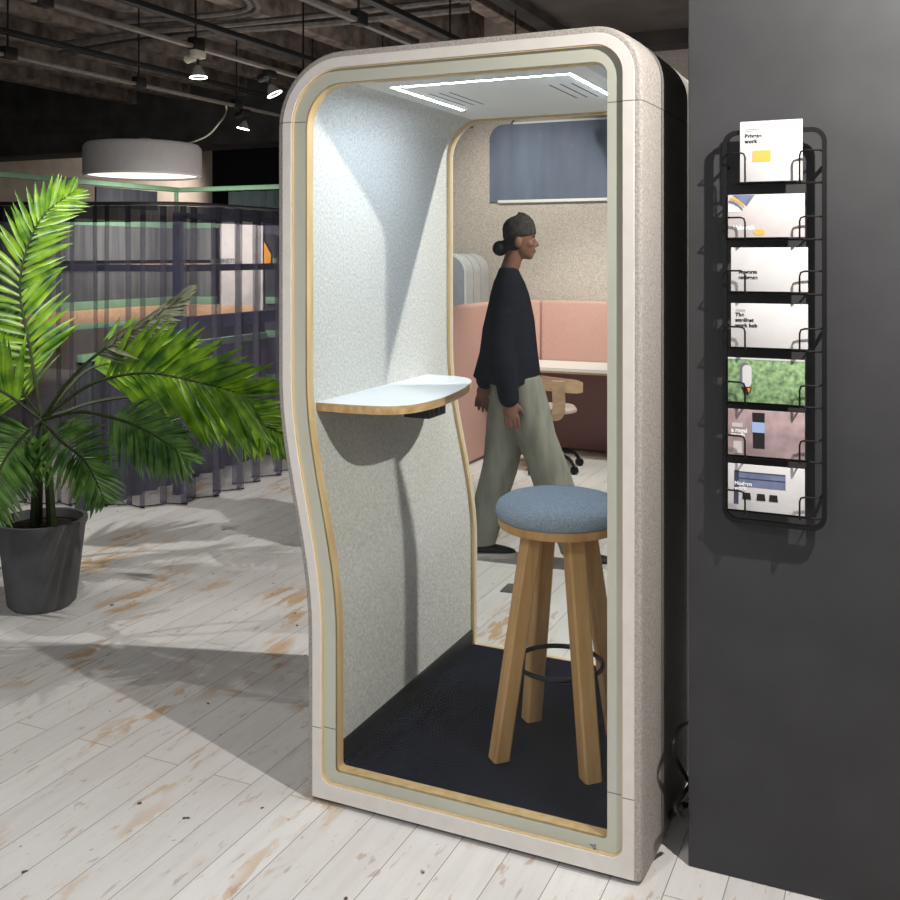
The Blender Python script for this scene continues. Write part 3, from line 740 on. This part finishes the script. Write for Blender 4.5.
# ------------------------------------------------------------------ left: curtain, navy frame, mint pod
# path of the curtain in plan
cpth = bez([V((-5.6, 1.75, 0)), V((-4.9, 2.05, 0)), V((-4.25, 2.33, 0)), V((-3.85, 2.46, 0)), V((-3.62, 2.66, 0)), V((-3.58, 3.0, 0)), V((-3.58, 3.4, 0)), V((-3.56, 3.9, 0)), V((-3.5, 4.3, 0))], 400)
acc = [0]
for a, b in zip(cpth, cpth[1:]): acc.append(acc[-1] + (b - a).length)
CTOP = 1.93
def cur(zs, amp_top, amp_bot, phase=0, wl=.235):
    rows = []
    for zi, z in enumerate(zs):
        u = z / CTOP; row = []
        for i, p in enumerate(cpth):
            t = (cpth[min(i + 1, 400)] - cpth[max(i - 1, 0)]).normalized(); n = V((t.y, -t.x, 0))
            s = acc[i] / wl * 2 * PI + phase
            w = math.sin(s) + .28 * math.sin(2 * s + .6) + .25 * math.sin(.37 * s + 1)
            # steep pleats: push along the path as well
            along = .045 * math.sin(2 * s)
            amp = amp_bot + (amp_top - amp_bot) * u
            row.append(p + n * w * amp + t * along + V((0, 0, z)))
        rows.append(row)
    return rows
curt = empty('sheer_curtain', (-3.7, 2.9, 0), 'dark grey sheer floor length curtain hanging in folds behind the palm', 'curtain')
MB().strip(cur([.012, .05, .3, .7, 1.1, 1.5, 1.76, 1.83], .035, .065)).build('voile', M['sheer'], curt, angle=180)
MB().strip(cur([.010, .020], .065, .0655)).build('hem', M['sheer_hem'], curt, angle=180)
MB().strip(cur([1.825, 1.93], .036, .036)).build('header_band', M['header'], curt, angle=180)
MB().tube([p + V((0, 0, 1.945)) for p in cpth[::8]], .013, 8).build('rail', M['track_dark'], curt)
# navy frame
nf = empty('navy_frame', (-3.74, 2.72, 0), 'navy blue metal post and rail frame standing behind the sheer curtain', 'frame')
NX, NY = at_d(178, 300, 6.74).x, at_d(178, 300, 6.74).y
MB().box((NX - .026, NY - .026, 0), (NX + .026, NY + .026, 1.90), .003).build('post', M['navy'], nf)
MB().box((NX - .03, NY, 1.50), (NX + .03, 4.16, 1.548), .003).build('rail', M['navy'], nf)
MB().box((NX - .03, NY, 1.10), (NX + .03, 4.16, 1.19), .003).build('rail', M['navy'], nf)
MB().box((NX - 1.9, NY - .03, 1.50), (NX, NY + .03, 1.548), .003, rot=None).build('rail', M['navy'], nf)
MB().box((NX - .02, NY, 1.86), (NX + .02, 4.16, 1.90), .003).build('rail', M['navy'], nf)
MB().box((NX - .035, 4.10, 0), (NX + .035, 4.17, 1.92), .003).build('post', M['navy'], nf)
# mint pod
pod = empty('mint_framed_pod', (-4.9, 4.2, 0), 'mint green framed meeting pod with grey blinds and pale ledges behind the curtain', 'meeting pod')
PXL, PYB = -5.0, 4.25
def rail(z0, z1, m, name, x1=-3.0, yl=1.5, out=0.0):
    mb = MB(); mb.box((PXL - .02, PYB - .03 - out, z0), (x1, PYB + .03, z1), .004); mb.box((PXL - .03, yl, z0), (PXL + .03 + out, PYB, z1), .004)
    mb.build(name, m, pod)
rail(2.145, 2.182, M['mint'], 'top_rail'); rail(1.835, 1.885, M['mint'], 'rail'); rail(1.54, 1.575, M['mint'], 'rail', x1=-4.62); rail(1.50, 1.54, M['ledge'], 'ledge', x1=-4.2, out=.03)
rail(1.20, 1.265, M['mint'], 'rail', x1=-4.62); rail(1.10, 1.20, M['ledge'], 'ledge', x1=-4.17, out=.05); rail(1.06, 1.10, M['mint'], 'rail', x1=-4.17, out=.055)
MB().box((PXL - .014, PYB - .046, 1.9), (PXL + .014, PYB - .02, 2.15), .004).build('corner_post', M['mint'], pod)
rail(1.265, 1.835, M['blind'], 'blind', x1=-4.64)
xa, xb = at_y(219, 300, PYB - .08).x, at_y(262, 300, PYB - .08).x
MB().box((xa, PYB - .07, 1.12), (xb, PYB - .05, 1.885), .003).build('white_panel', M['board'], pod)
MB().box((xb, PYB - .045, 0), (-3.0, PYB + .05, 2.0), .003).build('dark_panel', M['drape'], pod)
for z0 in (1.53, 1.22, .95, .60): 
    mb = MB(); mb.box((xb + .03, PYB - .075, z0), (-3.0, PYB - .045, z0 + .055), .004); mb.build('rail', M['mint'], pod)
text_mesh('lettering', 'SERMINSTI', .055, (xa - .10, PYB - .085, 1.545), M['ink'], pod, 1, 0)
# low pleated wall with mint cap along the inner side
rows = []
ypts = [2.2 + (4.2 - 2.2) * i / 160 for i in range(161)]
for z in (.0, .94): rows.append([V((-4.08 + .025 * math.sin(y * 42), y, z)) for y in ypts])
MB().strip(rows).build('pleated_skirt', M['drape'], pod, angle=180)
MB().box((-4.1, 2.2, .94), (-4.05, 4.2, .99), .004).build('cap_rail', M['mint'], pod)
# dark valance pleats under the top rail
rows = []
xs = [PXL + .52 + (2.0 - .52) * i / 200 for i in range(201)]
for z in (1.95, 2.135): rows.append([V((x, PYB + .02 - .07 * ((x * 7.5) % 1), z)) for x in xs])
MB().strip(rows).build('valance', M['drape_teal'], pod, angle=180)
MB().box((PXL - .02, 3.3, 1.98), (PXL + .0, 3.98, 2.135)).build('valance', M['drape'], pod)
oc = at_y(268, 258, 4.05)
o = MB().prism([(oc.x - .03, oc.z - .07), (oc.x + .025, oc.z - .07), (oc.x + .035, oc.z + .03), (oc.x - .03, oc.z + .13)], 4.04, 4.07, 'y').build('orange_pennant', M['orange']); tag(o, 'small orange pennant hanging behind the sheer curtain', 'pennant')

# ------------------------------------------------------------------ palm
crown = at_d(42, 420, 4.62); foot = V((crown.x, crown.y, 0))
palm = empty('potted_palm', foot, 'leafy green potted palm arching out beside the booth', 'potted plant')
MB().lathe([(.13, 0), (.15, .02), (.19, .36), (.20, .38), (.20, .40), (.18, .40), (.175, .36)], foot, 40, cap=False).build('pot', M['pot'], palm)
MB().lathe([(.001, .37), (.1, .365), (.176, .355)], foot, 30, cap=False).build('soil', M['soil'], palm)
for dx, dy in ((.02, .02), (-.03, .01), (.0, -.03)):
    MB().tube(bez([foot + V((dx * 1.5, dy * 1.5, .35)), foot + V((dx, dy, .6)), crown + V((dx * .6, dy * .6, -.1)), crown], 12), [.022 - .0008 * i for i in range(13)], 8).build('stem', M['stem'], palm)
def frond(pts, m, lu, ld, n=34, nrm=None, up_ang=(62, 28), dn_ang=(75, 35), droop=.25, t0=.18, width=.034, curl=0.0):
    """pts: rachis; lu / ld leaflet lengths on its upper and lower side; angles from the rachis at base and tip"""
    rc = bez(pts, 60)
    fr = MB().tube(rc, [.008 * (1 - .8 * i / 60) + .0012 for i in range(61)], 6).build('frond_rib', M['stem'], palm)
    mb = MB(); bm = mb.bm
    for i in range(n):
        t = t0 + (1 - t0) * (i + .5) / n
        j = t * 60; a = int(min(j, 59)); p = rc[a].lerp(rc[a + 1], j - a)
        T_ = (rc[min(a + 2, 60)] - rc[max(a - 1, 0)]).normalized()
        toward = (CAM - p).normalized() if nrm is None else V(nrm)
        S = toward.cross(T_).normalized()
        if S.z < 0: S = -S
        nn = T_.cross(S).normalized()
        if nn.dot(toward) < 0: nn = -nn
        for sgn, L0, ang in ((1, lu, up_ang), (-1, ld, dn_ang)):
            prof = math.sin(PI * min(1, .18 + .82 * t) ** .8) ** .6 * .72 + .3
            if t > .9: prof *= 1 - (t - .9) * 3
            L = L0 * prof * random.uniform(.88, 1.08)
            al = math.radians(ang[0] + (ang[1] - ang[0]) * t + random.uniform(-5, 5))
            d = (T_ * math.cos(al) + S * sgn * math.sin(al) + nn * random.uniform(.0, .22)).normalized()
            w = width * random.uniform(.8, 1.1) * (.6 + .4 * prof)
            wd = d.cross(nn).normalized(); wd = (wd + nn * random.uniform(-.35, .35)).normalized()
            q = V(p); dd = V(d); prev = None; K = 6
            for k in range(K + 1):
                u = k / K
                ww = w * (.35 + 2.2 * u if u < .3 else 1.01 * (1 - ((u - .3) / .7) ** 1.7)) * .5
                fold = nn * ww * .45
                vs = [bm.verts.new(q - wd * ww + fold), bm.verts.new(q), bm.verts.new(q + wd * ww + fold)]
                if prev:
                    bm.faces.new((prev[0], prev[1], vs[1], vs[0])); bm.faces.new((prev[1], prev[2], vs[2], vs[1]))
                prev = vs
                dd = (dd + V((0, 0, -droop * L * .9)) * .5 + nn * curl * .1).normalized(); q = q + dd * (L / K)
    mb.build('frond', m, fr, angle=180, fix=False)
D = at_d
frond([crown, D(90, 385, 4.55), D(143, 373, 4.5), D(193, 381, 4.45), D(232, 391, 4.42), D(246, 396, 4.42)], M['leaf'], .35, .46, 29, up_ang=(54, 20), dn_ang=(52, 34), droop=.06, t0=.25, width=.040)
frond([crown, D(95, 402, 4.75), D(150, 396, 4.8), D(205, 400, 4.8), D(247, 415, 4.8), D(268, 427, 4.8), D(300, 440, 4.8)], M['leaf'], .28, .26, 34, up_ang=(50, 20), dn_ang=(66, 52), droop=.1, t0=.45, width=.030)
frond([crown, D(80, 412, 4.35), D(120, 420, 4.25), D(148, 432, 4.2), D(172, 447, 4.15), D(188, 459, 4.15)], M['leaf_dark'], .20, .24, 34, up_ang=(60, 15), dn_ang=(75, 25), droop=.15, t0=.35, width=.026)
frond([crown, D(70, 380, 4.55), D(105, 348, 4.5), D(143, 324, 4.5), D(168, 306, 4.5), D(189, 288, 4.5)], M['leaf_backlit'], .09, .16, 40, up_ang=(25, 8), dn_ang=(75, 10), droop=.5, t0=.35, width=.024)
frond([crown, D(85, 372, 4.75), D(125, 362, 4.85), D(160, 362, 4.9), D(195, 368, 4.9)], M['leaf'], .30, .2, 30, up_ang=(55, 25), dn_ang=(60, 30), t0=.3, width=.04)
frond([crown, D(30, 350, 4.7), D(20, 280, 4.8), D(40, 220, 4.9), D(75, 190, 5.0)], M['leaf'], .26, .26, 30, width=.036)
frond([crown, D(0, 390, 4.6), D(-50, 370, 4.5), D(-100, 380, 4.4)], M['leaf'], .3, .34, 30, width=.036)
frond([crown, D(20, 440, 4.4), D(0, 470, 4.2), D(-10, 520, 4.1)], M['leaf_dark'], .24, .24, 26, width=.03)
frond([crown, D(60, 440, 4.4), D(85, 462, 4.25), D(105, 500, 4.2)], M['leaf_dark'], .22, .22, 26, width=.03)
frond([crown, D(15, 380, 4.9), D(-20, 320, 5.2), D(-50, 290, 5.4)], M['leaf'], .3, .3, 26, width=.036)

# ------------------------------------------------------------------ person walking behind the booth
PB = at_d(515, 400, 5.27); PB.z = 0
FW, SD = V((CS, SN, 0)), V((-SN, CS, 0))
def pp(f, s, z): return PB + FW * f + SD * s + V((0, 0, z))
ROT = Matrix((FW, SD, V((0, 0, 1)))).transposed()
per = empty('person', PB, 'person in black jacket and sage trousers walking past behind the booth', 'person')
b = MB()
# head
b.ball(pp(.026, 0, 1.715), (.080, .070, .098), ROT); b.ball(pp(.042, 0, 1.662), (.062, .058, .070), ROT); b.ball(pp(.074, 0, 1.610), (.024, .028, .020), ROT)
b.capsule(pp(.096, 0, 1.702), pp(.116, 0, 1.668), .009, .013, 10); b.ball(pp(.104, 0, 1.663), (.011, .018, .009), ROT)
b.ball(pp(.096, 0, 1.64), (.013, .024, .008), ROT); b.ball(pp(.094, 0, 1.627), (.013, .021, .008), ROT); b.ball(pp(.090, 0, 1.718), (.015, .046, .011), ROT)
for s_ in (-1, 1):
    b.ball(pp(.010, .072 * s_, 1.680), (.020, .010, .030), ROT); b.ball(pp(.072, .037 * s_, 1.672), (.025, .022, .022), ROT)
b.capsule(pp(.008, 0, 1.65), pp(-.035, 0, 1.52), .046, .050)
# trunk
b.ball(pp(-.03, 0, 1.34), (.085, .155, .14), ROT); b.ball(pp(-.02, 0, 1.22), (.10, .14, .16), ROT); b.ball(pp(0, 0, 1.02), (.115, .165, .14), ROT)
b.capsule(pp(-.035, -.12, 1.435), pp(-.035, .12, 1.435), .046, .046)
def limb(pts, rr):
    for i in range(len(pts) - 1): b.capsule(pts[i], pts[i + 1], rr[i], rr[i + 1])
armN = [pp(-.045, -.175, 1.465), pp(-.085, -.225, 1.17), pp(-.045, -.235, .885)]
armF = [pp(-.045, .175, 1.465), pp(-.105, .215, 1.19), pp(-.150, .225, .915)]
limb([armN[0] - V((0, 0, .03))] + armN[1:], [.042, .040, .027]); limb([armF[0] - V((0, 0, .03))] + armF[1:], [.042, .040, .027])
legF = [pp(0, -.09, .96), pp(.16, -.09, .52), pp(.335, -.09, .10)]
legR = [pp(0, .09, .96), pp(-.07, .09, .51), pp(-.185, .09, .10)]
limb(legF, [.085, .058, .038]); limb(legR, [.085, .058, .038])
def hand(w, el, side):
    """relaxed hand hanging from wrist w, palm facing the thigh; side -1 is the near hand"""
    dn = (w - el).normalized(); fw = (FW - dn * FW.dot(dn)).normalized(); pl = dn.cross(fw).normalized()
    if pl.dot(SD) * side > 0: pl = -pl     # palm normal points to the body
    R = Matrix((fw, pl, dn)).transposed()
    b.ball(w + dn * .05, (.040, .017, .052), R, 16); b.ball(w + dn * .025 + fw * .02, (.02, .016, .03), R, 14)
    for k, (o_, l_) in enumerate(((.030, .070), (.010, .078), (-.011, .073), (-.030, .057))):
        q = w + dn * .088 + fw * o_; cur_ = 0.15 + .08 * k
        for ph, r_ in ((.45, .0098), (.32, .0088), (.23, .0078)):
            d = (dn * math.cos(cur_) + pl * math.sin(cur_) + fw * o_ * 1.5).normalized(); e = q + d * l_ * ph
            b.capsule(q, e, r_, r_ - .0008, 10); q = e; cur_ += .32
    q = w + dn * .03 + fw * .032
    for l_, dd, r_ in ((.035, dn * .75 + fw * .6 + pl * .25, .0115), (.028, dn * .95 + fw * .25 + pl * .3, .0098)):
        e = q + dd.normalized() * l_; b.capsule(q, e, r_, r_ - .001, 10); q = e
hand(armN[2], armN[1], -1); hand(armF[2], armF[1], 1)
for a_ in (legF[2], legR[2]): b.capsule(a_, a_ + FW * .06 + V((0, 0, -.050)), .032, .022)
b.remesh('body', M['skin'], per, .0048, 5, .5)
# eyes, brows, lips
for s_ in (-1, 1):
    e = MB().ball(pp(.0905, .029 * s_, 1.694), (.008, .011, .007), ROT, 14).build('eye', M['eye'], per)
    MB().ball(pp(.0965, .030 * s_, 1.694), (.0035, .0055, .0055), ROT, 10).build('iris', M['shoe'], e)
    MB().tube([pp(.103, .013 * s_, 1.711), pp(.100, .029 * s_, 1.715), pp(.088, .045 * s_, 1.711)], [.003, .004, .002], 6).build('eyebrow', M['hair'], per)
MB().ball(pp(.1065, 0, 1.6335), (.005, .018, .006), ROT, 12).build('lips', M['lip'], per)
# hair with bun, knit cap
h = MB(); h.ball(pp(.0, 0, 1.70), (.060, .073, .080), ROT); h.ball(pp(-.03, 0, 1.672), (.036, .052, .040), ROT); h.ball(pp(-.078, 0, 1.650), (.042, .042, .042), ROT)
h.remesh('hair', M['hair'], per, .006, 4)
c = MB()
rings = []
for k, (rr, zz) in enumerate(((.082, 1.710), (.088, 1.718), (.0885, 1.734), (.087, 1.738), (.087, 1.760), (.079, 1.787), (.060, 1.811), (.034, 1.826), (.008, 1.830))):
    rings.append([pp(.026 - (zz - 1.71) * .12 + rr * math.cos(2 * PI * i / 32), rr * .88 * math.sin(2 * PI * i / 32), zz + .012 * math.cos(2 * PI * i / 32)) for i in range(32)])
c.rings(rings).build('knit_cap', M['hat'], per, angle=70)
# jacket: flared shell lofted down the trunk plus sleeves
j = MB()
secs = [(1.550, -.035, .046, .055), (1.535, -.034, .054, .075), (1.505, -.032, .066, .125), (1.47, -.030, .082, .165), (1.41, -.028, .102, .185), (1.28, -.026, .128, .195), (1.12, -.032, .150, .21), (1.0, -.040, .172, .222), (.960, -.043, .180, .226)]
j.rings([[pp(cf + rf * math.cos(2 * PI * i / 36), rs * math.sin(2 * PI * i / 36), zz + (.012 * math.cos(2 * PI * i / 36 * 2) if zz < 1.1 else 0)) for i in range(36)] for zz, cf, rf, rs in secs])
for arm in (armN, armF):
    j.capsule(arm[0] - V((0, 0, .012)), arm[1], .064, .064); j.capsule(arm[1], arm[1].lerp(arm[2], .95), .062, .054)
j.remesh('jacket', M['jacket'], per, .008, 5)
# trousers: wide legs
t = MB()
t.ball(pp(0, 0, 1.0), (.130, .175, .13), ROT)
def wideleg(pts, rads):
    P = bez(pts, 16); lo = []
    for i, p in enumerate(P):
        u = i / 16 * (len(rads) - 1); a = min(int(u), len(rads) - 2); r_ = rads[a] + (rads[a + 1] - rads[a]) * (u - a)
        lo.append([p + FW * r_ * math.cos(2 * PI * k / 28) * (1 + .05 * math.sin(5 * 2 * PI * k / 28 + i)) + SD * r_ * .92 * math.sin(2 * PI * k / 28) for k in range(28)])
    t.rings(lo)
wideleg([legF[0] + V((0, 0, .03)), legF[1], legF[2] + V((0, 0, -.035))], [.125, .108, .105, .100])
wideleg([legR[0] + V((0, 0, .03)), legR[1], legR[2] + V((0, 0, -.03))], [.125, .105, .092, .085])
t.remesh('trousers', M['trouser'], per, .008, 5)
for ank in (legF[2], legR[2]):
    base_ = V((ank.x, ank.y, 0)) - FW * .055
    def sec(f, w, z0, z1, n=16): return [base_ + FW * f + SD * (w * math.cos(2 * PI * k / n)) + V((0, 0, max(z0, z0 + (z1 - z0) * (.5 + .5 * math.sin(2 * PI * k / n))))) for k in range(n)]
    sh = MB().rings([sec(-.012, .012, .03, .05), sec(-.005, .028, .02, .075), sec(.03, .036, .018, .088), (sec(.08, .038, .018, .088)), sec(.13, .042, .018, .068), sec(.18, .045, .018, .055), sec(.215, .040, .018, .046), sec(.24, .026, .020, .038), sec(.25, .008, .022, .03)]).build('shoe', M['shoe'], per, angle=80)
    outl = [(-.016, 0), (-.008, .028), (.03, .039), (.1, .042), (.17, .048), (.215, .043), (.243, .028), (.254, 0), (.243, -.028), (.215, -.043), (.17, -.048), (.1, -.042), (.03, -.039), (-.008, -.028)]
    MB().rings([[base_ + FW * a + SD * c_ + V((0, 0, zz)) for a, c_ in outl] for zz in (0, .024)]).build('sole', M['sole'], sh)

# ------------------------------------------------------------------ lights
def light(kind, name, loc, tgt, energy, color=(1, 1, 1), size=.05, angle=60, blend=.3):
    ld = bpy.data.lights.new(name, kind); ld.energy = energy; ld.color = color
    if kind == 'SPOT': ld.spot_size = math.radians(angle); ld.spot_blend = blend; ld.shadow_soft_size = size
    elif kind == 'AREA': ld.size = size
    else: ld.shadow_soft_size = size
    o = bpy.data.objects.new(name, ld); COL.objects.link(o); o.location = loc
    o.rotation_euler = (V(tgt) - V(loc)).to_track_quat('-Z', 'Y').to_euler(); return o
light('SPOT', 'spot_front', (1.143, -.704, 2.66), (-.75, .0, .5), 235, (1, .955, .89), .025, 125, .4)
light('SPOT', 'spot_back', (1.5, 2.02, 3.72), (-1.0, 1.2, .9), 600, (1, .96, .9), .03, 95, .4)
light('SPOT', 'spot_booth_wall', (-1.9, 3.6, 3.0), (-2.3, 5.5, 1.6), 200, (1, .95, .88), .05, 70, .8)
light('SPOT', 'table_fill', (-1.2, 3.9, 3.1), (-1.6, 5.0, .7), 230, (1, .95, .9), .05, 60, .8)  # added fill, brightens the white table and the chair
light('SPOT', 'palm_curtain_fill', (-1.75, .1, 2.95), (-3.1, 2.1, 1.05), 430, (1, .97, .92), .04, 56, .6)  # added fill, lights the fronds and curtain from the booth side
light('SPOT', 'spot_palm', (-4.6, 1.3, 3.1), (-1.6, .45, 0), 110, (1, .96, .92), .02, 34, .6)
light('SPOT', 'front_floor_fill', (-1.0, -3.2, 3.1), (-1.4, -.4, 0), 230, (1, .97, .94), .2, 70, .9)  # added fill for the floor before the booth
light('SPOT', 'far_wall_fill', (-7.6, 6.95, 2.6), (-9.2, 8, 2.1), 130, (1, .95, .9), .1, 110, .8)  # added lamp to brighten the beige far wall
light('AREA', 'pod_glow', (-4.3, 3.3, 1.9), (-5, 4.2, 1.2), 20, (1, .94, .88), .6)
light('AREA', 'room_fill', (.6, -4.6, 3.0), (-.8, 1, .8), 26, (.97, .98, 1), 2.5)
light('AREA', 'ceiling_fill', (-3, 3, 1.9), (-3.2, 3.2, 3.5), 20, (1, .94, .9), 2.0)  # unseen area light added to lift the dark ceiling and joists
light('AREA', 'soffit_fill', (1.6, 3.0, 2.3), (1.2, 3.2, 3.5), 30, (1, .96, .93), 1.6)  # unseen area light added behind the pillar to brighten the soffit

w = bpy.data.worlds.new('room_air'); SC.world = w; w.use_nodes = True
bg = w.node_tree.nodes.get('Background') or w.node_tree.nodes.new('ShaderNodeBackground')
bg.inputs[0].default_value = (.92, .96, 1, 1); bg.inputs[1].default_value = .42
SC.view_settings.view_transform = 'Standard'
SC.view_settings.exposure = 0.0
SC.cycles.use_denoising = True
SC.cycles.max_bounces = 8; SC.cycles.transparent_max_bounces = 24
SC.cycles.sample_clamp_indirect = 6
